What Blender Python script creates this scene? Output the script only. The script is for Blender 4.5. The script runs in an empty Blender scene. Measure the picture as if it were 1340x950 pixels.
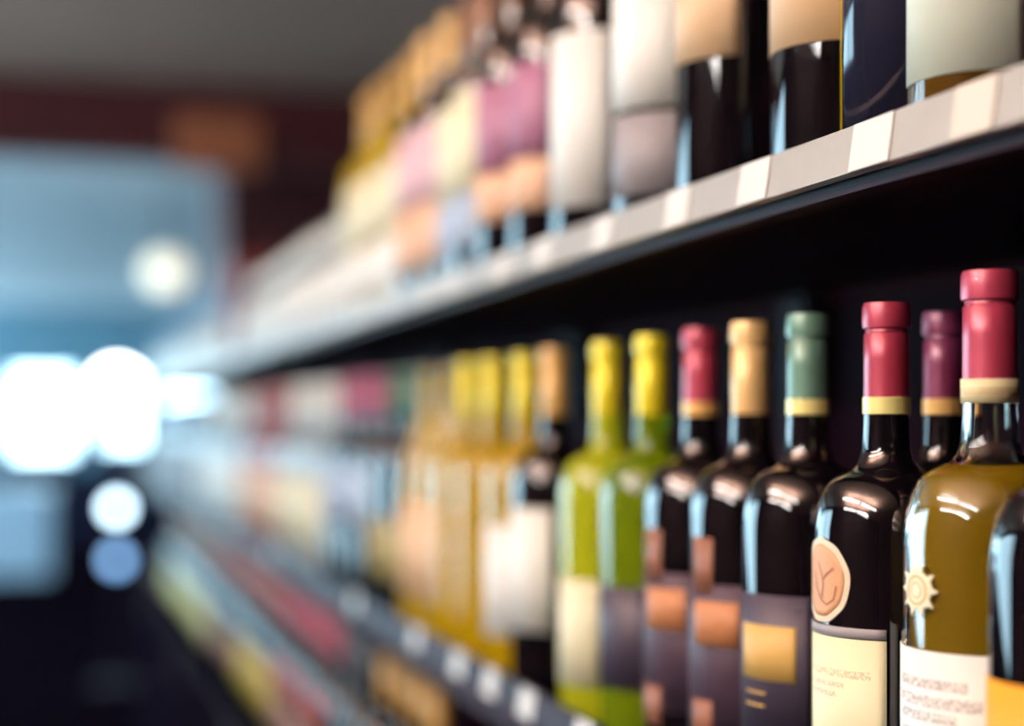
import bpy, math, random
from mathutils import Vector
random.seed(7)
scene = bpy.context.scene
C = scene.collection

# ------------------------------------------------------------------ camera / world / exposure
FPX = 2035.0                       # focal length in pixels of the 1340 px frame
VPX, HOR = 60.0, 550.0             # vanishing point of the aisle, horizon line
TH = math.atan((670 - VPX) / FPX)  # camera is turned this far towards the shelves
CZ = 1.45                          # eye height
cam = bpy.data.cameras.new('camera')
cam.sensor_width = 36.0
cam.lens = 36.0 * FPX / 1340
cam.shift_y = (HOR - 475) / 1340
cam.clip_start = 0.02
cam.clip_end = 200
cam.dof.use_dof = True
cam.dof.focus_distance = 0.755
cam.dof.aperture_fstop = 2.15
co = bpy.data.objects.new('camera', cam)
C.objects.link(co)
co.location = (0, 0, CZ)
co.rotation_euler = (math.pi / 2, 0, -TH)
scene.camera = co

world = bpy.data.worlds.new('overcast_daylight')
scene.world = world
world.use_nodes = True
wb = world.node_tree.nodes['Background']
wb.inputs[0].default_value = (0.62, 0.84, 1.0, 1)
wb.inputs[1].default_value = 10.0

vs = scene.view_settings
vs.view_transform = 'Standard'
vs.look = 'None'
vs.gamma = 1.0
vs.use_curve_mapping = False
vs.exposure = 0.4
scene.cycles.use_denoising = True
scene.cycles.sample_clamp_indirect = 6.0
scene.cycles.max_bounces = 10
scene.cycles.transparent_max_bounces = 12

NEAR_LAMP = 25.0       # radiance of the suspended linear lamps above the aisle, downwards
UP_LAMP = 250.0        # and upwards, a glow added to brighten the ceiling
FAR_LAMP = 4.0         # radiance of the cool ceiling lights at the far end

# ------------------------------------------------------------------ helpers
def S(r, g, b):
    def f(c):
        c /= 255.0
        return c / 12.92 if c <= 0.04045 else ((c + 0.055) / 1.055) ** 2.4
    return (f(r), f(g), f(b), 1)

def Yat(x, P):                      # where the line of sight of pixel column x meets the plane X = P
    return P / math.tan(TH + math.atan((x - 670) / FPX))

def Pt(x, y, Y):                    # point of pixel (x, y) at distance Y along the aisle
    a = TH + math.atan((x - 670) / FPX)
    X = Y * math.tan(a)
    Z = X * math.sin(TH) + Y * math.cos(TH)
    return Vector((X, Y, CZ + (HOR - y) / FPX * Z))

MATS = {}
def mat(name, col, rough=0.5, metal=0.0, spec=0.5, trans=0.0, emit=None, es=0.0, coat=0.0, sss=0.0, noise=0.0, nscale=30, ior=1.5):
    if name in MATS:
        return MATS[name]
    m = bpy.data.materials.new(name)
    m.use_nodes = True
    nt = m.node_tree
    b = nt.nodes['Principled BSDF']
    b.inputs['Base Color'].default_value = col
    b.inputs['Roughness'].default_value = rough
    b.inputs['Metallic'].default_value = metal
    b.inputs['Specular IOR Level'].default_value = spec
    b.inputs['Transmission Weight'].default_value = trans
    b.inputs['IOR'].default_value = ior
    b.inputs['Coat Weight'].default_value = coat
    if sss:
        b.inputs['Subsurface Weight'].default_value = sss
        b.inputs['Subsurface Radius'].default_value = (0.02, 0.02, 0.01)
    if emit:
        b.inputs['Emission Color'].default_value = emit
        b.inputs['Emission Strength'].default_value = es
    if noise:
        tc = nt.nodes.new('ShaderNodeTexCoord')
        n = nt.nodes.new('ShaderNodeTexNoise')
        n.inputs['Scale'].default_value = nscale
        n.inputs['Detail'].default_value = 4
        mx = nt.nodes.new('ShaderNodeMix')
        mx.data_type = 'RGBA'
        mx.blend_type = 'MULTIPLY'
        mx.inputs[6].default_value = col
        rp = nt.nodes.new('ShaderNodeMapRange')
        rp.inputs[3].default_value = 1 - noise
        rp.inputs[4].default_value = 1 + noise
        nt.links.new(tc.outputs['Object'], n.inputs['Vector'])
        nt.links.new(n.outputs[0], rp.inputs[0])
        nt.links.new(rp.outputs[0], mx.inputs[7])
        mx.inputs[0].default_value = 1.0
        nt.links.new(mx.outputs[2], b.inputs['Base Color'])
    MATS[name] = m
    return m

def liquid_glass(name, col, glow=0.5, rough=0.04, front=0.5):
    """tinted bottle glass over pale wine: glassy surface, light scattered and passed inside"""
    if name in MATS:
        return MATS[name]
    m = bpy.data.materials.new(name)
    m.use_nodes = True
    nt = m.node_tree
    b = nt.nodes['Principled BSDF']
    b.inputs['Base Color'].default_value = col
    b.inputs['Roughness'].default_value = rough
    b.inputs['IOR'].default_value = 1.5
    b.inputs['Transmission Weight'].default_value = 1.0
    d = nt.nodes.new('ShaderNodeBsdfTranslucent')
    d.inputs[0].default_value = col
    e = nt.nodes.new('ShaderNodeBsdfDiffuse')
    e.inputs[0].default_value = col
    g = nt.nodes.new('ShaderNodeBsdfGlossy')
    g.inputs['Roughness'].default_value = 0.03
    a = nt.nodes.new('ShaderNodeMixShader'); a.inputs[0].default_value = front
    nt.links.new(d.outputs[0], a.inputs[1]); nt.links.new(e.outputs[0], a.inputs[2])
    f = nt.nodes.new('ShaderNodeFresnel'); f.inputs[0].default_value = 1.5
    h = nt.nodes.new('ShaderNodeMixShader')
    nt.links.new(f.outputs[0], h.inputs[0]); nt.links.new(a.outputs[0], h.inputs[1]); nt.links.new(g.outputs[0], h.inputs[2])
    k = nt.nodes.new('ShaderNodeMixShader'); k.inputs[0].default_value = glow
    nt.links.new(b.outputs[0], k.inputs[1]); nt.links.new(h.outputs[0], k.inputs[2])
    nt.links.new(k.outputs[0], nt.nodes['Material Output'].inputs[0])
    MATS[name] = m
    return m

def pane_mat(name):
    if name in MATS:
        return MATS[name]
    m = bpy.data.materials.new(name)
    m.use_nodes = True
    nt = m.node_tree
    nt.nodes.remove(nt.nodes['Principled BSDF'])
    t = nt.nodes.new('ShaderNodeBsdfTransparent'); t.inputs[0].default_value = (0.9, 0.97, 0.98, 1)
    g = nt.nodes.new('ShaderNodeBsdfGlossy'); g.inputs['Roughness'].default_value = 0.02
    x = nt.nodes.new('ShaderNodeMixShader'); x.inputs[0].default_value = 0.07
    nt.links.new(t.outputs[0], x.inputs[1]); nt.links.new(g.outputs[0], x.inputs[2])
    nt.links.new(x.outputs[0], nt.nodes['Material Output'].inputs[0])
    MATS[name] = m
    return m

def printed(name, paper, ink, lines, rough=0.55, freq=95):
    """label paper with rows of fine, illegible print; lines = (v centre, half height, u0, u1)"""
    if name in MATS:
        return MATS[name]
    m = bpy.data.materials.new(name)
    m.use_nodes = True
    nt = m.node_tree; L = nt.links
    b = nt.nodes['Principled BSDF']
    b.inputs['Roughness'].default_value = rough
    uv = nt.nodes.new('ShaderNodeUVMap')
    sp = nt.nodes.new('ShaderNodeSeparateXYZ'); L.new(uv.outputs[0], sp.inputs[0])
    def M(op, a, bb):
        n = nt.nodes.new('ShaderNodeMath'); n.operation = op
        for i, q in enumerate((a, bb)):
            if isinstance(q, (int, float)): n.inputs[i].default_value = q
            else: L.new(q, n.inputs[i])
        return n.outputs[0]
    tot = None
    for (vc, hh, u0, u1) in lines:
        r = M('LESS_THAN', M('ABSOLUTE', M('SUBTRACT', sp.outputs[1], vc), 0), hh)
        r = M('MULTIPLY', r, M('GREATER_THAN', sp.outputs[0], u0))
        r = M('MULTIPLY', r, M('LESS_THAN', sp.outputs[0], u1))
        tot = r if tot is None else M('ADD', tot, r)
    mp = nt.nodes.new('ShaderNodeMapping'); mp.inputs['Scale'].default_value = (freq, freq * 0.45, 1)
    L.new(uv.outputs[0], mp.inputs[0])
    nz = nt.nodes.new('ShaderNodeTexNoise'); nz.inputs['Scale'].default_value = 1.0; nz.inputs['Detail'].default_value = 1
    L.new(mp.outputs[0], nz.inputs['Vector'])
    ms = M('MULTIPLY', tot, M('GREATER_THAN', nz.outputs[0], 0.47))
    mx = nt.nodes.new('ShaderNodeMix'); mx.data_type = 'RGBA'
    mx.inputs[6].default_value = paper; mx.inputs[7].default_value = ink
    L.new(ms, mx.inputs[0]); L.new(mx.outputs[2], b.inputs['Base Color'])
    MATS[name] = m
    return m

def mesh(name, verts, faces, material, smooth=False, uvs=None):
    me = bpy.data.meshes.new(name)
    me.from_pydata([tuple(v) for v in verts], [], faces)
    if material: me.materials.append(material)
    if smooth:
        me.polygons.foreach_set('use_smooth', [True] * len(me.polygons))
    if uvs:
        lay = me.uv_layers.new(name='UVMap')
        for li, l in enumerate(me.loops):
            lay.data[li].uv = uvs[l.vertex_index]
    me.update()
    return me

def link(name, me, parent=None, loc=(0, 0, 0)):
    o = bpy.data.objects.new(name, me)
    C.objects.link(o)
    o.location = loc
    if parent: o.parent = parent
    return o

def tag(o, label=None, cat=None, group=None, kind=None):
    if label: o['label'] = label
    if cat: o['category'] = cat
    if group: o['group'] = group
    if kind: o['kind'] = kind
    return o

def empty(name, loc, label, cat, group=None):
    o = link(name, None, None, loc)
    o.empty_display_size = 0.02
    return tag(o, label, cat, group)

BOXF = [(0, 3, 2, 1), (4, 5, 6, 7), (0, 1, 5, 4), (1, 2, 6, 5), (2, 3, 7, 6), (3, 0, 4, 7)]
def boxdata(boxes):
    v, f = [], []
    for (x0, x1, y0, y1, z0, z1) in boxes:
        n = len(v)
        v += [(x0, y0, z0), (x1, y0, z0), (x1, y1, z0), (x0, y1, z0), (x0, y0, z1), (x1, y0, z1), (x1, y1, z1), (x0, y1, z1)]
        f += [tuple(i + n for i in q) for q in BOXF]
    return v, f

def box(name, b, material, parent=None, loc=(0, 0, 0), bevel=0.0):
    v, f = boxdata(b if isinstance(b, list) else [b])
    o = link(name, mesh(name, v, f, material), parent, loc)
    if bevel:
        m = o.modifiers.new('bevel', 'BEVEL'); m.width = bevel; m.segments = 2
    return o

def lathe(name, prof, material, seg=40, closed=True):
    v, f = [], []
    for (r, h) in prof:
        for k in range(seg):
            a = 2 * math.pi * k / seg
            v.append((r * math.cos(a), r * math.sin(a), h))
    n = len(prof)
    for i in range(n - 1):
        for k in range(seg):
            k2 = (k + 1) % seg
            f.append((i * seg + k, i * seg + k2, (i + 1) * seg + k2, (i + 1) * seg + k))
    if closed:
        f.append(tuple(range(seg))[::-1])
        f.append(tuple((n - 1) * seg + k for k in range(seg)))
    me = mesh(name, v, f, material, True)
    try:
        me.set_sharp_from_angle(angle=math.radians(50))
    except Exception:
        pass
    return me

def patch(name, rad, a0, a1, h0, h1, material, nu=16, nv=2):
    """a paper label wrapped on a cylinder; angles from the side facing the aisle (-X), growing towards -Y"""
    v, f, uv = [], [], []
    def p(a, h, r): return (-r * math.cos(a), -r * math.sin(a), h)
    for j in range(nv + 1):
        for i in range(nu + 1):
            a = math.radians(a0 + (a1 - a0) * i / nu)
            v.append(p(a, h0 + (h1 - h0) * j / nv, rad)); uv.append((i / nu, j / nv))
    for j in range(nv):
        for i in range(nu):
            q = j * (nu + 1) + i
            f.append((q, q + 1, q + nu + 2, q + nu + 1))
    # turned-in rim gives the paper its thickness
    rim = [i for i in range(nu + 1)] + [j * (nu + 1) + nu for j in range(1, nv + 1)] + \
          [nv * (nu + 1) + i for i in range(nu - 1, -1, -1)] + [j * (nu + 1) for j in range(nv - 1, 0, -1)]
    base = len(v)
    for i in rim:
        x, y, z = v[i]; s = (rad - 0.00035) / rad
        v.append((x * s, y * s, z)); uv.append(uv[i])
    m = len(rim)
    for i in range(m):
        j = (i + 1) % m
        f.append((rim[i], base + i, base + j, rim[j]))
    return mesh(name, v, f, material, True, uv)

def wrapped(name, rad, ac, hc, outline, material, hole=0.0, depth=0.0004):
    """a flat outline (metres, centred) wrapped on the cylinder at angle ac and height hc; star-shaped outlines"""
    v, f = [], []
    n = len(outline); R = 6
    a_c = math.radians(ac)
    def p(s, t, r):
        a = a_c + s / rad
        return (-r * math.cos(a), -r * math.sin(a), hc + t)
    for j in range(R + 1):
        k = hole + (1 - hole) * j / R
        for (s, t) in outline:
            v.append(p(s * k, t * k, rad))
    for (s, t) in outline:
        v.append(p(s, t, rad - depth))
    for j in range(R + 1):
        for i in range(n):
            i2 = (i + 1) % n
            f.append((j * n + i, (j + 1) * n + i, (j + 1) * n + i2, j * n + i2))
    return mesh(name, v, f, material, True)

# ------------------------------------------------------------------ colours / materials
steel_dark = mat('dark_shelf_metal', S(34, 14, 28), 0.6, 0.0, spec=0.15, noise=0.15)
panel_dark = mat('dark_back_panel', S(36, 10, 28), 0.8, spec=0.1, noise=0.15)
post_mat = mat('blue_grey_upright', S(50, 46, 62), 0.6, 0.0, spec=0.2)
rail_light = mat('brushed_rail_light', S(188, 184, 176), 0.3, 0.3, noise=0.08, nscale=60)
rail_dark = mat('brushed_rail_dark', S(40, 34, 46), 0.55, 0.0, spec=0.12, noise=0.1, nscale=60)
tag_white = mat('tag_paper', S(216, 212, 204), 0.5)
tag_beige = mat('tag_paper_beige', S(205, 195, 180), 0.5)
ceil_near = mat('ceiling_paint_brown', S(180, 142, 124), 0.8, noise=0.06, nscale=3)
ceil_far = mat('ceiling_paint_blue_grey', S(170, 182, 190), 0.8, noise=0.05, nscale=3)
wall_mat = mat('wall_paint', S(44, 34, 40), 0.8, noise=0.06, nscale=4)
wall_teal = mat('wall_paint_teal', S(110, 150, 168), 0.7, noise=0.05, nscale=4)
floor_mat = mat('dark_polished_floor', S(16, 10, 17), 0.6, spec=0.0, noise=0.2, nscale=2)
red_paint = mat('bulkhead_red', S(92, 30, 34), 0.7, noise=0.15, nscale=4)
frame_mat = mat('window_frame', S(120, 140, 150), 0.4, 0.4)

# ------------------------------------------------------------------ the setting
XL, XR, YB, YF, H = -3.6, 4.2, -4.0, 20.0, 2.85
tag(box('floor', (XL, XR, YB, YF, -0.05, 0.0), floor_mat), kind='structure')
tag(box('ceiling', (XL, XR, YB, 6.6, H, H + 0.05), ceil_near), kind='structure')
tag(box('ceiling', (XL, XR, 6.6, YF, H, H + 0.05), ceil_far), kind='structure')
tag(box('wall_right', (XR, XR + 0.1, YB, YF, 0, H), wall_mat), kind='structure')
tag(box('wall_back', (XL, XR, YB - 0.1, YB, 0, H), wall_mat), kind='structure')
tag(box('trim_1', (XL, XR, 6.6, 6.78, 2.54, H), red_paint), kind='structure')
tag(box('wall_pillar', (0.80, 1.7, 7.3, 7.9, 0.0, H), mat('pillar_brown', S(84, 32, 34), 0.7, noise=0.1, nscale=5)), kind='structure')
# far wall with a glazed shopfront; each window has its own sill height
pm = pane_mat('shopfront_glass')
WN = [0]
def window_y(a, b, z0, z1):         # in the wall at Y = YF
    WN[0] += 1; t = 0.05; y0, y1 = YF + 0.02, YF + 0.08
    w = tag(box('window_%d' % WN[0], [(a, b, y0, y1, z0, z0 + t), (a, b, y0, y1, z1 - t, z1), (a, a + t, y0, y1, z0 + t, z1 - t), (b - t, b, y0, y1, z0 + t, z1 - t)], frame_mat), kind='structure')
    box('pane', (a + t, b - t, YF + 0.045, YF + 0.053, z0 + t, z1 - t), pm, w)
def added_window_x(a, b, z0, z1):         # added in the unseen left wall, for cool light on the shelves
    WN[0] += 1; t = 0.05; x0, x1 = XL - 0.08, XL - 0.02
    w = tag(box('window_%d' % WN[0], [(x0, x1, a, b, z0, z0 + t), (x0, x1, a, b, z1 - t, z1), (x0, x1, a, a + t, z0 + t, z1 - t), (x0, x1, b - t, b, z0 + t, z1 - t)], frame_mat), kind='structure')
    box('pane', (XL - 0.055, XL - 0.047, a + t, b - t, z0 + t, z1 - t), pm, w)
fw = [(-3.3, -0.85, 1.42, 2.76), (-0.44, 0.36, 1.0, 2.06), (0.66, 1.18, 1.1, 2.06), (1.4, 3.6, 1.3, 2.06)]  # first window is out of view, made taller to brighten the top rail
upper, lower = [], []
edge = XL
for (a, b, z0, z1) in fw:
    upper += [(edge, a, YF, YF + 0.15, 0.86, H), (a, b, YF, YF + 0.15, z1, H)]
    lower.append((edge, b, YF, YF + 0.15, 0, 0.86))
    if z0 > 0.86: lower.append((a, b, YF, YF + 0.15, 0.86, z0))
    edge = b
    window_y(a, b, z0, z1)
upper.append((edge, XR, YF, YF + 0.15, 0.86, H)); lower.append((edge, XR, YF, YF + 0.15, 0, 0.86))
tag(box('wall_front', upper, wall_teal), kind='structure')
tag(box('trim_2', lower, mat('sill_navy', S(30, 30, 48), 0.8, spec=0.1, noise=0.1)), kind='structure')
lw = [(4.3 + 2.6 * k, 6.7 + 2.6 * k) for k in range(6)]
boxes = [(XL - 0.1, XL, YB, YF, 0, 0.5), (XL - 0.1, XL, YB, YF, 2.6, H)]
edge = YB
for (a, b) in lw:
    boxes.append((XL - 0.1, XL, edge, a, 0.5, 2.6)); edge = b
    added_window_x(a, b, 0.5, 2.6)
boxes.append((XL - 0.1, XL, edge, YF, 0.5, 2.6))
tag(box('wall_left', boxes, wall_mat), kind='structure')

# ------------------------------------------------------------------ ceiling lamps
def troffer(X, Y, m, label, group, w=0.6, l=1.2):
    e = empty('ceiling_light', (X, Y, H), label, 'light', group)
    box('frame', [(-w / 2, w / 2, -l / 2, -l / 2 + 0.03, -0.05, 0), (-w / 2, w / 2, l / 2 - 0.03, l / 2, -0.05, 0),
                  (-w / 2, -w / 2 + 0.03, -l / 2, l / 2, -0.05, 0), (w / 2 - 0.03, w / 2, -l / 2, l / 2, -0.05, 0)],
        mat('lamp_frame_white', S(200, 200, 200), 0.4), e)
    box('diffuser', (-w / 2 + 0.03, w / 2 - 0.03, -l / 2 + 0.03, l / 2 - 0.03, -0.03, -0.005), m, e)
near_m = mat('diffuser_neutral', (0.8, 0.8, 0.8, 1), emit=(1.0, 0.95, 0.90, 1), es=NEAR_LAMP)
up_m = mat('added_upward_glow', (0.8, 0.8, 0.8, 1), emit=(1.0, 0.93, 0.87, 1), es=UP_LAMP)
far_m = mat('diffuser_cool', (0.8, 0.8, 0.8, 1), emit=(0.62, 0.86, 1.0, 1), es=FAR_LAMP)
lamp_metal = mat('lamp_metal', S(150, 150, 155), 0.35, 0.6)
for X in (-1.45, -2.6):
    for Y in (-0.35, 1.0):
        e = empty('linear_lamp', (X, Y, H - 0.42), 'slim suspended linear lamp above the aisle with an added upward glow', 'light', 'suspended lamps above the wine aisle')
        box('diffuser', (-0.07, 0.07, -0.6, 0.6, 0.0, 0.02), near_m, e)
        box('housing', (-0.075, 0.075, -0.6, 0.6, 0.021, 0.035), lamp_metal, e)
        box('added_uplight', (-0.06, 0.06, -0.6, 0.6, 0.036, 0.05), up_m, e)  # upward glow added so the ceiling shows bright in the bottle shoulders
        for sy in (-1, 1):
            box('end_cap', (-0.075, 0.075, sy * 0.61 - 0.01, sy * 0.61 + 0.01, -0.005, 0.055), lamp_metal, e)
            link('cable', lathe('cable', [(0.002, 0.05), (0.002, 0.42)], lamp_metal, 8), e, (0, sy * 0.5, 0))
for Y in (8.5, 11.0, 13.5, 16.0, 18.5):
    for X in (-2.4, 2.6):
        troffer(X, Y, far_m, 'flat cool-white ceiling light beyond the dark red bulkhead', 'cool ceiling lights at the shopfront end')

# ------------------------------------------------------------------ shelving units
RX = 0.366                       # front plane of the price rails
SHF = [CZ - 0.598, CZ - 0.239, CZ + 0.134]        # top faces of lower, middle and top shelf
RAILC = [CZ - 0.586, CZ - 0.225, CZ + 0.1285]
UL = 1.37
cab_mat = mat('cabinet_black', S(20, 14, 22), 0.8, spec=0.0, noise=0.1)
def rail_mesh(y0, y1, m):
    # tilted strip: lower edge stands out towards the aisle
    v, f = [], []
    for y in (y0, y1):
        for (x, z) in ((0.0015, 0.0115), (-0.0020, -0.0115), (0.003, -0.0125), (0.006, 0.0115)):
            v.append((x, y, z))
    f = [(0, 1, 5, 4), (1, 2, 6, 5), (2, 3, 7, 6), (3, 0, 4, 7), (0, 3, 2, 1), (4, 5, 6, 7)]
    return mesh('price_rail', v, f, m)
LEV = ['lower', 'middle', 'top']
BAY = [['below the sun-emblem bottle', 'under gold-topped dark bottles', 'under red-topped and mustard-labelled bottles', 'under straw-labelled bottles', 'at the shopfront end'],
       ['under the sun-emblem bottle', 'under the yellow-topped golden wines', 'under the rose wines', 'where grey-labelled bottles begin', 'at the shopfront end'],
       ['under the tan-labelled bottles', 'under the mauve and pink labels', 'under the red carton', 'under blue-capped squat bottles', 'at the shopfront end']]
for u in range(5):
    y0 = -0.06 + UL * u
    e = empty('shelving_frame', (0, y0, 0), 'dark back panel with blue-grey uprights behind the middle-shelf bottles, ' + ['by the sun emblem', 'by the yellow capsules', 'by the rose wines', 'by the first grey labels', 'at the shopfront end'][u], 'shelving', 'back frames of the wine shelving')
    box('back_panel', (0.70, 0.715, 0.0, UL, 0.0, CZ + 0.34), panel_dark, e)
    for yy in (0.02, UL / 2):
        box('upright', (0.675, 0.70, yy - 0.02, yy + 0.02, 0.0, CZ + 0.34), post_mat, e)
    for s in range(3):
        where = BAY[s][u]
        sb = box('shelf_board', [(RX + 0.007, 0.674, 0.001, UL - 0.001, SHF[s] - 0.018, SHF[s]), (RX + 0.007, RX + 0.022, 0.001, UL - 0.001, SHF[s] - 0.024, SHF[s] - 0.018)], steel_dark, None, (0, y0, 0))
        tag(sb, 'dark metal board of the %s shelf, %s' % (LEV[s], where), 'shelf', 'boards of the %s shelf' % LEV[s])
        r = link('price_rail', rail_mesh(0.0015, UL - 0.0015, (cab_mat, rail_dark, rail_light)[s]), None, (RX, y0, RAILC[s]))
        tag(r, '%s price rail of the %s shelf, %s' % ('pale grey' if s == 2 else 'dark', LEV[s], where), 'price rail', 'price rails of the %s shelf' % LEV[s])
    e = empty('base_cabinet', (0, y0, 0), 'dark closed cabinet on the floor under the wine shelves', 'cabinet', 'base cabinets')
    box('body', (RX + 0.04, 0.674, 0.002, UL - 0.002, 0.08, SHF[0] - 0.03), cab_mat, e)
    box('kick_plate', (RX + 0.07, 0.674, 0.002, UL - 0.002, 0.0, 0.08), cab_mat, e)
    for k in range(2):
        d = box('door', (RX + 0.02, RX + 0.04, 0.006 + k * UL / 2, UL / 2 - 0.006 + k * UL / 2, 0.09, SHF[0] - 0.035), cab_mat, e, bevel=0.002)
        box('handle', (RX + 0.005, RX + 0.02, UL / 2 + (-0.07 if k == 0 else 0.055), UL / 2 + (-0.055 if k == 0 else 0.07), SHF[0] - 0.2, SHF[0] - 0.06), post_mat, d)

# ------------------------------------------------------------------ price tags
TAG = {}
def price_tag(Y, s, m, label, group, w=0.036):
    k = (m.name, w)
    if k not in TAG:
        t = 0.0006; v = []
        for y in (-w / 2, w / 2):
            for (x, z) in ((0.0011, 0.0113), (-0.0024, -0.0113), (-0.0024 - t, -0.0113), (0.0011 - t, 0.0113)):
                v.append((x, y, z))
        TAG[k] = mesh('price_tag', v, [(0, 1, 5, 4), (1, 2, 6, 5), (2, 3, 7, 6), (3, 0, 4, 7), (0, 3, 2, 1), (4, 5, 6, 7)], m)
    tag(link('price_tag', TAG[k], None, (RX, Y, RAILC[s])), label, 'price tag', group)
ys = [Yat(x, RX) for x in (1142, 988, 888, 790)]
y = ys[-1]
while y < 6.5:
    y += random.uniform(0.10, 0.2); ys.append(y)
for y in ys:
    price_tag(y, 2, tag_white, 'white paper price tag clipped on the pale rail of the top shelf', 'white tags on the top rail')
price_tag(Yat(1277, RX), 2, tag_beige, 'beige price tag on the pale top rail, under the bottle with the pale green label', None, 0.03)
ys = [Yat(x, RX) for x in (765, 690, 643, 600, 545, 465, 355, 300, 235)]
y = ys[-1]
while y < 6.5:
    y += random.uniform(0.2, 0.4); ys.append(y)
for y in ys:
    price_tag(y, 1, tag_white, 'white paper price tag on the dark rail of the middle shelf', 'white tags on the middle rail')

# ------------------------------------------------------------------ bottles
PROF = {
 'bordeaux': [(0.0, 0.006), (0.024, 0.003), (0.034, 0.0), (0.0362, 0.0015), (0.0372, 0.005), (0.0373, 0.06), (0.0373, 0.12), (0.0372, 0.176), (0.0367, 0.184), (0.0352, 0.193),
              (0.0334, 0.2000), (0.0305, 0.2056), (0.0265, 0.2092), (0.0215, 0.2117), (0.0170, 0.2140), (0.0141, 0.2175), (0.0124, 0.2235), (0.0117, 0.234), (0.0112, 0.250), (0.0104, 0.296), (0.0, 0.296)],
 'flute':    [(0.0, 0.006), (0.024, 0.003), (0.034, 0.0), (0.0365, 0.002), (0.0372, 0.006), (0.0373, 0.12), (0.0368, 0.150), (0.0350, 0.170), (0.0318, 0.188), (0.0270, 0.206),
              (0.0215, 0.224), (0.0175, 0.238), (0.0150, 0.252), (0.0138, 0.268), (0.0132, 0.285), (0.013, 0.296), (0.0, 0.296)],
 'squat':    [(0.0, 0.004), (0.030, 0.001), (0.035, 0.0), (0.037, 0.003), (0.0373, 0.08), (0.0365, 0.098), (0.033, 0.110), (0.026, 0.118), (0.018, 0.123), (0.0145, 0.128), (0.014, 0.150), (0.0, 0.150)],
}
CAPS = {
 'long':  [(0.01136, 0.2425), (0.01148, 0.2430), (0.01156, 0.26), (0.01141, 0.2835), (0.01060, 0.2842), (0.01060, 0.2862), (0.01216, 0.2868), (0.01232, 0.2900), (0.01216, 0.2975), (0.01144, 0.2996), (0.0, 0.300)],
 'mid':   [(0.01160, 0.2510), (0.01156, 0.2515), (0.01148, 0.27), (0.01141, 0.2835), (0.01060, 0.2842), (0.01060, 0.2862), (0.01216, 0.2868), (0.01232, 0.2900), (0.01216, 0.2975), (0.01144, 0.2996), (0.0, 0.300)],
 'band':  [(0.01136, 0.2420), (0.01200, 0.2424), (0.01200, 0.2508), (0.01136, 0.2512)],
 'stub':  [(0.0148, 0.128), (0.0152, 0.1285), (0.0152, 0.156), (0.0145, 0.158), (0.0, 0.158)],
}
RL = 0.0373
glass_dark = mat('dark_wine_glass', S(10, 8, 12), 0.035, spec=0.6, ior=1.52)
glass_green = liquid_glass('green_wine_glass', S(228, 234, 44), 0.85)
glass_deepgreen = liquid_glass('deep_green_wine_glass', S(150, 178, 22), 0.7)
glass_gold = liquid_glass('golden_wine_glass', S(248, 208, 16), 0.8)
glass_amber = liquid_glass('amber_wine_glass', S(150, 110, 40), 0.45)
glass_pale = liquid_glass('pale_glass', S(225, 235, 235), 0.75)
glass_rose = liquid_glass('rose_glass', S(196, 70, 56), 0.75)

def foil(name, c, rough=0.38, metal=0.15):
    return mat('foil_' + name, S(*c), rough, metal, coat=0.2)
F = {k: foil(k, c) for k, c in dict(red=(160, 50, 74), pink=(168, 56, 82), purple=(118, 44, 80), green=(88, 128, 112), tan=(242, 198, 130),
      yellow=(246, 226, 36), cream=(250, 236, 150), orange=(236, 188, 108), magenta=(140, 44, 84), white=(222, 220, 208), gold=(190, 150, 70),
      brown=(122, 84, 56), redbrown=(146, 64, 50), black=(24, 20, 26), deepgreen=(44, 84, 50), blue=(120, 140, 170)).items()}
def paper(name, c, rough=0.55):
    return mat('paper_' + name, S(*c), rough, noise=0.04, nscale=80)
P_ = {k: paper(k, c) for k, c in dict(cream=(232, 226, 190), white=(236, 236, 228), tan=(222, 188, 146), navy=(48, 44, 62), purple=(58, 46, 62), copper=(186, 124, 80),
      brown=(128, 84, 62), gold=(206, 168, 92), grey=(140, 138, 142), orange=(232, 160, 30), pink=(224, 184, 192), mauve=(164, 112, 140), peach=(226, 184, 150), red=(170, 66, 62),
      palegreen=(214, 220, 200), blue=(164, 184, 206), olive=(150, 140, 80), slate=(62, 66, 92)).items()}
MC = {}
def cached(key, fn):
    if key not in MC: MC[key] = fn()
    return MC[key]

def bottle(X, Y, s, glass, cap, label, group=None, band=None, labels=(), prof='bordeaux', capkind=None, scale=(1, 1, 1), rot=0.0, name='wine_bottle', near=False):
    seg = 64 if near else 32
    e = empty(name, (X, Y, SHF[s]), label, 'bottle', group)
    e.rotation_euler = (0, 0, rot)
    e.scale = scale
    link('glass_body', cached((prof, glass.name, seg), lambda: lathe('glass_body', PROF[prof], glass, seg)), e)
    if cap:
        ck = capkind or ('stub' if prof == 'squat' else ('mid' if band else 'long'))
        link('capsule', cached((ck, cap.name, seg), lambda: lathe('capsule', CAPS[ck], cap, seg, False)), e)
    if band:
        link('capsule_band', cached(('band', band.name, seg), lambda: lathe('capsule_band', CAPS['band'], band, seg, False)), e)
    for i, (a0, a1, h0, h1, m, nm) in enumerate(labels):
        off = 0.0004 + 0.0003 * i
        link(nm, cached((a0, a1, h0, h1, m.name, i), lambda: patch(nm, RL + off, a0, a1, h0, h1, m)), e)
    return e

PF = 0.417
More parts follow.
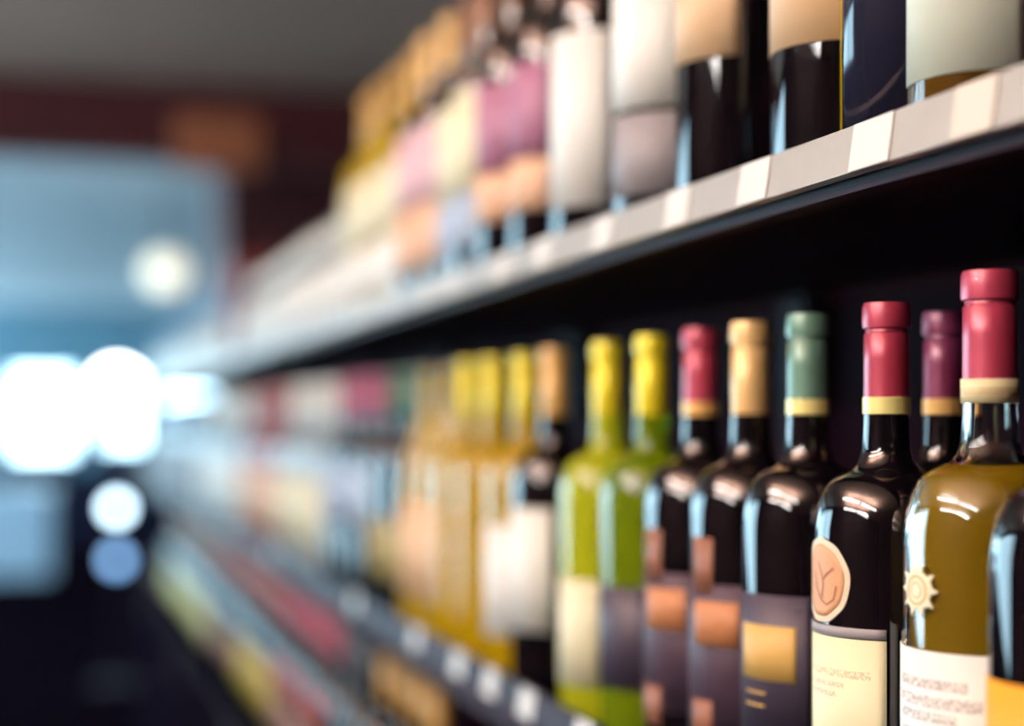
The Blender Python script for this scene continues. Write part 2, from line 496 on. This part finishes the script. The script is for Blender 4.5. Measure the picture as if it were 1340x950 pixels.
# --- near bottles of the middle shelf, one by one
print_cream = printed('print_cream_label', S(234, 226, 184), S(182, 172, 138), [(0.80, 0.022, 0.36, 0.90), (0.735, 0.016, 0.36, 0.72), (0.68, 0.016, 0.36, 0.66)])
print_white = printed('print_white_label', S(236, 234, 226), S(156, 154, 150), [(0.84, 0.026, 0.34, 0.86), (0.755, 0.030, 0.32, 0.94), (0.68, 0.026, 0.34, 0.80), (0.60, 0.014, 0.36, 0.70)])
bottle(0.408, Yat(1416, 0.408), 1, glass_dark, F['red'], 'dark wine bottle with a bright orange label beside the sun-emblem bottle',
       band=F['cream'], labels=[(-65, 65, 0.04, 0.133, P_['orange'], 'label')], near=True)

# clear bottle with golden wine and a sun emblem
YB1 = Yat(1295, PF)
e = empty('wine_bottle', (PF, YB1, SHF[1]), 'clear bottle of golden wine with a cream sun emblem and red capsule', 'bottle')
K1 = 1.027
e.scale = (1.06, 1.06, K1)
clear = mat('clear_bottle_glass', (0.97, 0.97, 0.93, 1), 0.0, trans=1.0, ior=1.5)
wine = liquid_glass('golden_wine', S(242, 200, 46), 0.5, 0.0, 0.85)
outer = PROF['bordeaux']
inner = [(max(r - 0.0028, 0.0) if 0 < i < len(outer) - 1 else 0.0, h + (0.006 if i < 5 else 0.0)) for i, (r, h) in enumerate(outer[:-1])]
inner = inner[:-1] + [(0.0078, 0.294)]
link('glass_body', lathe('glass_body', outer[:-1] + inner[::-1], clear, 64, False), e)
fill = [(r * 0.985, h + 0.0006) for (r, h) in inner if h < 0.213] + [(0.0, 0.2125)]
link('wine', lathe('wine', fill, wine, 64, False), e)
link('capsule', lathe('capsule', CAPS['mid'], F['pink'], 64, False), e)
print_band = printed('print_band', S(232, 218, 170), S(190, 170, 120), [(0.5, 0.16, 0.02, 0.98)], freq=200)
link('capsule_band', patch('capsule_band', 0.0123, -180, 180, 0.2405, 0.2512, print_band, 48, 1), e)
link('label', patch('label', RL + 0.0004, -62, 60, 0.042, 0.132, print_white), e)
sun = []
for k in range(96):
    a = 2 * math.pi * k / 96
    r = 0.0092 + 0.0034 * max(0, math.cos(10 * a)) ** 1.5 + 0.0004 * math.sin(5 * a)
    sun.append((r * math.cos(a), r * math.sin(a)))
sm = link('sun_emblem', wrapped('sun_emblem', RL + 0.0005, 4, 0.158, sun, P_['cream']), e)
for rr in (0.0066, 0.0036):
    ringo = [(rr * math.cos(2 * math.pi * k / 48), rr * math.sin(2 * math.pi * k / 48)) for k in range(48)]
    link('emblem_ring', wrapped('emblem_ring', RL + 0.0008, 4, 0.158, ringo, P_['gold'], 0.86, 0.0002), sm)

# dark bottle with the round medallion
e = bottle(PF, Yat(1160, PF), 1, glass_dark, F['red'], 'dark wine bottle with a round tan medallion above a cream label, red capsule', band=F['cream'],
       labels=[(-60, 60, 0.04, 0.1296, print_cream, 'label'), (-60, 60, 0.1300, 0.1352, P_['grey'], 'label_strip')], near=True)
med = [(0.0212 * math.cos(2 * math.pi * k / 64) * (1 + 0.012 * math.sin(7 * 2 * math.pi * k / 64)), 0.0216 * math.sin(2 * math.pi * k / 64) * (1 + 0.012 * math.sin(9 * 2 * math.pi * k / 64))) for k in range(64)]
mo = link('medallion', wrapped('medallion', RL + 0.0005, 0, 0.1575, [(s * 0.86, t * 0.86) for s, t in med], paper('medallion_tan', (208, 156, 112))), e)
link('medallion_rim', wrapped('medallion_rim', RL + 0.0006, 0, 0.1575, med, paper('rim_ivory', (224, 206, 176)), 0.85), mo)
inkbrown = paper('ink_brown', (160, 104, 78))
def wrapped_line(name, rad, ac, hc, pts, w, m):
    v, f = [], []
    for i, (s, t) in enumerate(pts):
        p0 = Vector(pts[max(i - 1, 0)]); p1 = Vector(pts[min(i + 1, len(pts) - 1)])
        d = (p1 - p0).normalized(); n = Vector((-d.y, d.x)) * w / 2
        for q in (1, -1):
            a = math.radians(ac) + (s + n.x * q) / rad
            v.append((-rad * math.cos(a), -rad * math.sin(a), hc + t + n.y * q))
    for i in range(len(pts) - 1):
        f.append((2 * i, 2 * i + 1, 2 * i + 3, 2 * i + 2))
    return mesh(name, v, f, m, True)
for pts in ([(0.001, -0.010), (0.003, -0.002), (0.002, 0.002), (-0.002, 0.009)], [(0.002, 0.000), (0.005, 0.003), (0.011, 0.007)],
            [(0.001, -0.010), (0.006, -0.012), (0.011, -0.009), (0.013, -0.002)], [(-0.006, 0.004), (-0.004, -0.004), (0.001, -0.010)]):
    link('medallion_line', wrapped_line('medallion_line', RL + 0.0009, 0, 0.1575, pts, 0.0009, inkbrown), mo)

bottle(PF, Yat(1057, PF), 1, glass_dark, F['green'], 'dark wine bottle with a grey-green capsule and gold block on its navy label', band=F['cream'],
       labels=[(-35, 66, 0.062, 0.142, P_['navy'], 'label'), (-8, 53, 0.0945, 0.125, P_['gold'], 'label_panel'),
               (0, 25, 0.0865, 0.0878, P_['gold'], 'printed_line'), (0, 25, 0.0795, 0.0808, P_['gold'], 'printed_line')], near=True)
bottle(PF, Yat(982, PF), 1, glass_dark, F['tan'], 'dark wine bottle with a plain tan capsule and copper-block label', labels=[
       (-50, 62, 0.05, 0.140, P_['purple'], 'label'), (0, 28, 0.134, 0.168, P_['brown'], 'label_tab'), (3, 55, 0.103, 0.130, P_['copper'], 'label_panel'),
       (0, 28, 0.048, 0.070, P_['brown'], 'label_foot')], near=True)
bottle(PF, Yat(917, PF), 1, glass_dark, F['pink'], 'dark wine bottle with a pink-red capsule, tan band and copper-block label', band=F['orange'], labels=[
       (-50, 62, 0.05, 0.140, P_['purple'], 'label'), (-6, 24, 0.134, 0.168, P_['brown'], 'label_tab'), (0, 52, 0.103, 0.130, P_['copper'], 'label_panel'),
       (-6, 24, 0.040, 0.066, P_['brown'], 'label_foot')], near=True)
bottle(PF, Yat(853, PF), 1, glass_deepgreen, F['yellow'], 'green glass wine bottle with yellow capsule and dark navy label', labels=[(-30, 62, 0.050, 0.122, P_['navy'], 'label')], near=True)
bottle(PF, Yat(795, PF), 1, glass_green, F['yellow'], 'bright yellow-green wine bottle with yellow capsule and tall cream label', labels=[(-62, 60, 0.038, 0.118, P_['cream'], 'label')], near=True)
bottle(PF, Yat(725, PF), 1, glass_dark, F['orange'], 'dark wine bottle with an orange-tan capsule and large white label', labels=[(-62, 70, 0.062, 0.165, P_['white'], 'label')], near=True)
# second row, behind
bottle(0.482, Yat(1236, 0.482), 1, glass_dark, F['purple'], 'dark bottle with a purple capsule standing in the second row', band=F['orange'], near=True)

# --- runs of the middle shelf
LW = [(-62, 66, 0.045, 0.145, P_['white'], 'label')]
LT = [(-62, 66, 0.045, 0.150, P_['tan'], 'label')]
LC = [(-62, 66, 0.045, 0.150, P_['cream'], 'label')]
LP = [(-62, 66, 0.045, 0.150, P_['peach'], 'label')]
LR = [(-62, 66, 0.045, 0.150, P_['red'], 'label')]
def run(s, y, n, pitch, X=PF, jit=0.004, ends=None, **kw):
    base = kw['label']
    for i in range(n):
        if ends: kw['label'] = base + ', ' + ends[i]
        bottle(X + random.uniform(-jit, jit), y + random.uniform(-jit / 2, jit / 2), s, **kw)
        y += pitch
    return y
y = Yat(684, PF)
y = run(1, y, 1, 0.085, glass=glass_gold, cap=F['yellow'], labels=LW, label='golden wine bottle with yellow capsule and white label next to the orange-capped bottle')
y = run(1, y, 2, 0.086, glass=glass_gold, cap=F['yellow'], labels=[(-62, 5, 0.045, 0.150, P_['tan'], 'label')], label='golden wine bottle with yellow capsule and narrow tan label', group='yellow-topped golden wines', ends=['beside a white-labelled bottle', 'beside a black-capped bottle'])
y = run(1, y, 2, 0.088, glass=glass_gold, cap=F['black'], labels=LT, prof='flute', label='slope-shouldered golden bottle with black capsule and wide tan label', group='black-topped golden wines', ends=['beside a yellow capsule', 'beside a green capsule'])
y = run(1, y, 2, 0.088, glass=glass_dark, cap=F['deepgreen'], labels=[(-62, 66, 0.05, 0.12, P_['olive'], 'label')], label='dark wine bottle with dark green capsule and olive label', group='green-topped wines', ends=['beside a golden bottle', 'beside a magenta capsule'])
y = run(1, y, 4, 0.088, glass=glass_dark, cap=F['magenta'], labels=[(-62, 66, 0.10, 0.18, P_['blue'], 'label')], label='dark wine bottle with magenta capsule and pale blue label', group='magenta-topped wines')
y = run(1, y, 5, 0.090, glass=glass_pale, cap=F['white'], labels=LC, label='pale bottle with white capsule and cream label on the middle shelf', group='white-topped pale bottles')
y = run(1, y, 6, 0.092, glass=glass_rose, cap=F['redbrown'], labels=LP, label='rose-coloured bottle with red-brown capsule and peach label', group='rose wines')
y = run(1, y, 9, 0.095, glass=glass_pale, cap=F['white'], labels=[(-62, 66, 0.045, 0.150, P_['white'], 'label')], label='pale bottle with white capsule and white label on the middle shelf', group='pale white-labelled bottles')
y = run(1, y, 22, 0.095, glass=glass_dark, cap=F['blue'], labels=[(-62, 66, 0.045, 0.150, P_['grey'], 'label')], label='dark bottle with blue-grey capsule and grey label on the middle shelf', group='grey-labelled bottles')

# --- top shelf
bottle(PF, Yat(1295, PF), 2, glass_amber, F['gold'], 'amber bottle with a large pale green label on the top shelf', labels=[(-22, 80, 0.020, 0.150, P_['palegreen'], 'label')], near=True)
bottle(PF, Yat(1188, PF), 2, glass_gold, F['gold'], 'golden bottle with a glossy dark slate label on the top shelf', labels=[(-12, 80, 0.004, 0.160, mat('slate_gloss', S(26, 28, 44), 0.12), 'label')], near=True, scale=(0.9, 0.9, 1))
bottle(PF, Yat(1098, PF), 2, glass_dark, F['brown'], 'dark bottle with a high tan label, beside the golden bottle with slate label', labels=[(-70, 70, 0.066, 0.165, P_['tan'], 'label')], near=True)
bottle(PF, Yat(962, PF), 2, glass_dark, F['brown'], 'dark bottle with a high tan label, beside a tall white label', labels=[(-70, 70, 0.088, 0.165, P_['tan'], 'label')], near=True)
bottle(PF, Yat(872, PF), 2, glass_dark, F['brown'], 'dark bottle with white label ending well above a painted grey sheen', labels=[(-80, 85, 0.080, 0.165, P_['white'], 'label'), (-80, 85, 0.02, 0.076, P_['grey'], 'lower_label_or_sheen')], near=True)  # grey lower patch paints the reflection on the dark glass
bottle(PF, Yat(784, PF), 2, glass_dark, F['brown'], 'dark bottle with the tallest white label on the top shelf', labels=[(-80, 85, 0.03, 0.165, P_['white'], 'label')], near=True)
y = Yat(718, PF)
y = run(2, y, 2, 0.086, glass=glass_dark, cap=F['brown'], labels=[(-62, 70, 0.09, 0.17, P_['mauve'], 'label'), (-62, 70, 0.045, 0.088, P_['peach'], 'lower_label_or_sheen')], label='dark bottle with a mauve and peach two-part label', group='mauve-labelled bottles', ends=['beside the tallest white label', 'beside a cream label'])
y = run(2, y, 2, 0.086, glass=glass_dark, cap=F['brown'], labels=[(-62, 70, 0.085, 0.18, P_['cream'], 'label'), (-62, 70, 0.03, 0.083, P_['blue'], 'lower_label_or_sheen')], label='dark bottle with a cream label over a pale blue one', group='cream and blue labelled bottles', ends=['beside a mauve one', 'beside a pink one'])
y = run(2, y, 2, 0.088, glass=glass_dark, cap=F['tan'], labels=[(-62, 70, 0.10, 0.18, P_['pink'], 'label'), (-62, 70, 0.03, 0.098, P_['peach'], 'lower_label_or_sheen')], label='dark bottle with a pink label over a peach one', group='pink-labelled bottles', ends=['beside a cream one', 'beside a gold-capped bottle'])
y = run(2, y, 4, 0.090, glass=glass_gold, cap=F['gold'], labels=[(-62, 70, 0.09, 0.17, P_['cream'], 'label'), (-62, 70, 0.02, 0.085, P_['white'], 'lower_label_or_sheen')], label='golden bottle with gold capsule and white lower label on the top shelf', group='gold-topped bottles')
yl = y + 0.03
y = run(2, yl, 12, 0.095, glass=glass_pale, cap=F['white'], prof='squat', labels=[(-85, 85, 0.010, 0.088, P_['white'], 'label')], label='short squat pale bottle with white cap and label on the top shelf', group='squat bottles on the top shelf', name='squat_bottle')
# dark red carton between the squat bottles
e = empty('carton', (PF + 0.01, y + 0.05, SHF[2]), 'dark red carton standing among the squat bottles on the top shelf', 'box')
red_card = mat('red_card', S(120, 34, 36), 0.6)
box('body', (-0.05, 0.05, -0.07, 0.07, 0.0, 0.22), red_card, e, bevel=0.002)
box('lid_flap', [(-0.0515, 0.0515, -0.0715, 0.0715, 0.19, 0.2215)], mat('red_card_dark', S(96, 26, 30), 0.6), e)
y = run(2, y + 0.2, 24, 0.11, glass=glass_pale, cap=F['blue'], prof='squat', labels=[(-85, 85, 0.010, 0.088, P_['white'], 'label')], label='short squat pale bottle with blue-grey cap beyond the red carton', group='blue-capped squat bottles', name='squat_bottle')

# --- lower shelf
y = Yat(575, PF)
y = run(0, y, 4, 0.088, glass=glass_dark, cap=F['gold'], labels=LT, label='dark bottle with gold capsule and tan label on the lower shelf', group='gold-topped bottles on the lower shelf')
y = run(0, y, 3, 0.088, glass=glass_dark, cap=F['black'], labels=[(-62, 66, 0.045, 0.13, P_['slate'], 'label')], label='dark bottle with black capsule and slate label on the lower shelf', group='black-topped bottles on the lower shelf')
y = run(0, y, 6, 0.090, glass=glass_dark, cap=F['red'], labels=[(-62, 66, 0.15, 0.182, P_['red'], 'neck_label'), (-62, 66, 0.045, 0.13, P_['brown'], 'label')], label='dark bottle with red capsule and brown label on the lower shelf', group='red-topped bottles on the lower shelf')
y = run(0, y, 6, 0.092, glass=glass_dark, cap=F['redbrown'], labels=[(-62, 66, 0.06, 0.15, paper('mustard', (196, 168, 40)), 'label')], label='dark bottle with red-brown capsule and mustard label on the lower shelf', group='mustard-labelled bottles on the lower shelf')
y = run(0, y, 6, 0.095, glass=glass_dark, cap=F['redbrown'], labels=[(-62, 66, 0.06, 0.13, P_['brown'], 'label')], label='dark bottle with red-brown capsule and brown label on the lower shelf', group='brown-labelled bottles on the lower shelf')
y = run(0, y, 14, 0.095, glass=glass_dark, cap=F['brown'], labels=[(-62, 66, 0.045, 0.13, paper('straw', (214, 198, 120)), 'label')], label='dark bottle with brown capsule and straw-yellow label on the lower shelf', group='straw-labelled bottles on the lower shelf')

# ------------------------------------------------------------------ the bright far end
# made-up floor lamp: its three globes stand in for bright round glints
p = Pt(152, 700, 8.8)
e = empty('added_floor_lamp', (p.x, p.y, 0), 'made-up slim floor lamp with three globes standing in for bright glints', 'lamp')
link('base', lathe('base', [(0.0, 0), (0.14, 0), (0.14, 0.015), (0.02, 0.03), (0.0, 0.03)], steel_dark, 32, False), e)
link('pole', lathe('pole', [(0.012, 0.02), (0.012, 1.75)], steel_dark, 16), e)
def globe(rad, px, py, es, col, nm):
    q = Pt(px, py, 8.8 - 0.05)
    prof = [(rad * math.sin(math.pi * i / 14), -rad * math.cos(math.pi * i / 14)) for i in range(15)]
    m = mat(nm, (0.9, 0.9, 0.9, 1), emit=col, es=es)
    g = link('globe', lathe('globe', prof, m, 24, False), e, (0.0, -0.012 - rad, q.z))
    link('collar', lathe('collar', [(0.016, -0.02), (0.016, 0.02)], steel_dark, 16), e, (0, 0, q.z))
globe(0.115, 153, 508, 14, (0.95, 0.98, 1, 1), 'globe_white')
globe(0.045, 143, 665, 9, (0.6, 0.84, 1, 1), 'globe_pale')
globe(0.045, 152, 733, 3.0, (0.22, 0.5, 1, 1), 'globe_blue')
# warm pendant
p = Pt(217, 356, 9.5)
e = empty('pendant_lamp', (p.x, p.y, p.z - 0.12), 'warm glowing pendant lamp hanging beyond the shelves', 'lamp')
prof = [(0.13 * math.sin(math.pi * i / 14), 0.12 - 0.12 * math.cos(math.pi * i / 14)) for i in range(15)]
link('shade', lathe('shade', prof, mat('pendant_glow', (0.9, 0.8, 0.6, 1), emit=(1, 0.9, 0.7, 1), es=0.8), 24, False), e)
link('cord', lathe('cord', [(0.006, 0.235), (0.006, H - p.z + 0.12)], steel_dark, 10), e)
link('cap', lathe('cap', [(0.03, 0.225), (0.03, 0.26), (0.0, 0.27)], steel_dark, 16, False), e)
# orange-brown hanging sign board
p = Pt(285, 185, 6.3)
e = empty('hanging_sign', (p.x, p.y, p.z - 0.12), 'plain orange-brown board hanging from the ceiling before the red bulkhead', 'sign')
box('board', (-0.17, 0.17, -0.01, 0.01, 0.0, 0.22), mat('board_orange', S(214, 124, 84), 0.6, noise=0.1), e, bevel=0.003)
for sx in (-0.13, 0.13):
    link('hanger', lathe('hanger', [(0.004, 0.22), (0.004, H - p.z + 0.12)], steel_dark, 8), e, (sx, 0, 0))

# pale service counter in front of the shopfront
e = empty('service_counter', (-0.75, 14.0, 0), 'pale blue-grey service counter standing before the shopfront windows', 'counter')
cm = mat('counter_pale', S(176, 196, 214), 0.6, noise=0.05)
box('body', (-0.80, 0.80, 0.02, 0.58, 0.10, 0.82), cm, e)
box('worktop', (-0.83, 0.83, 0.0, 0.60, 0.82, 0.86), mat('counter_top', S(214, 226, 236), 0.3), e, bevel=0.005)
box('plinth', (-0.76, 0.76, 0.06, 0.54, 0.0, 0.10), cab_mat, e)
for k in range(4):
    box('front_panel', (-0.785 + 0.395 * k, -0.785 + 0.395 * k + 0.375, 0.008, 0.02, 0.13, 0.79), cm, e, bevel=0.002)
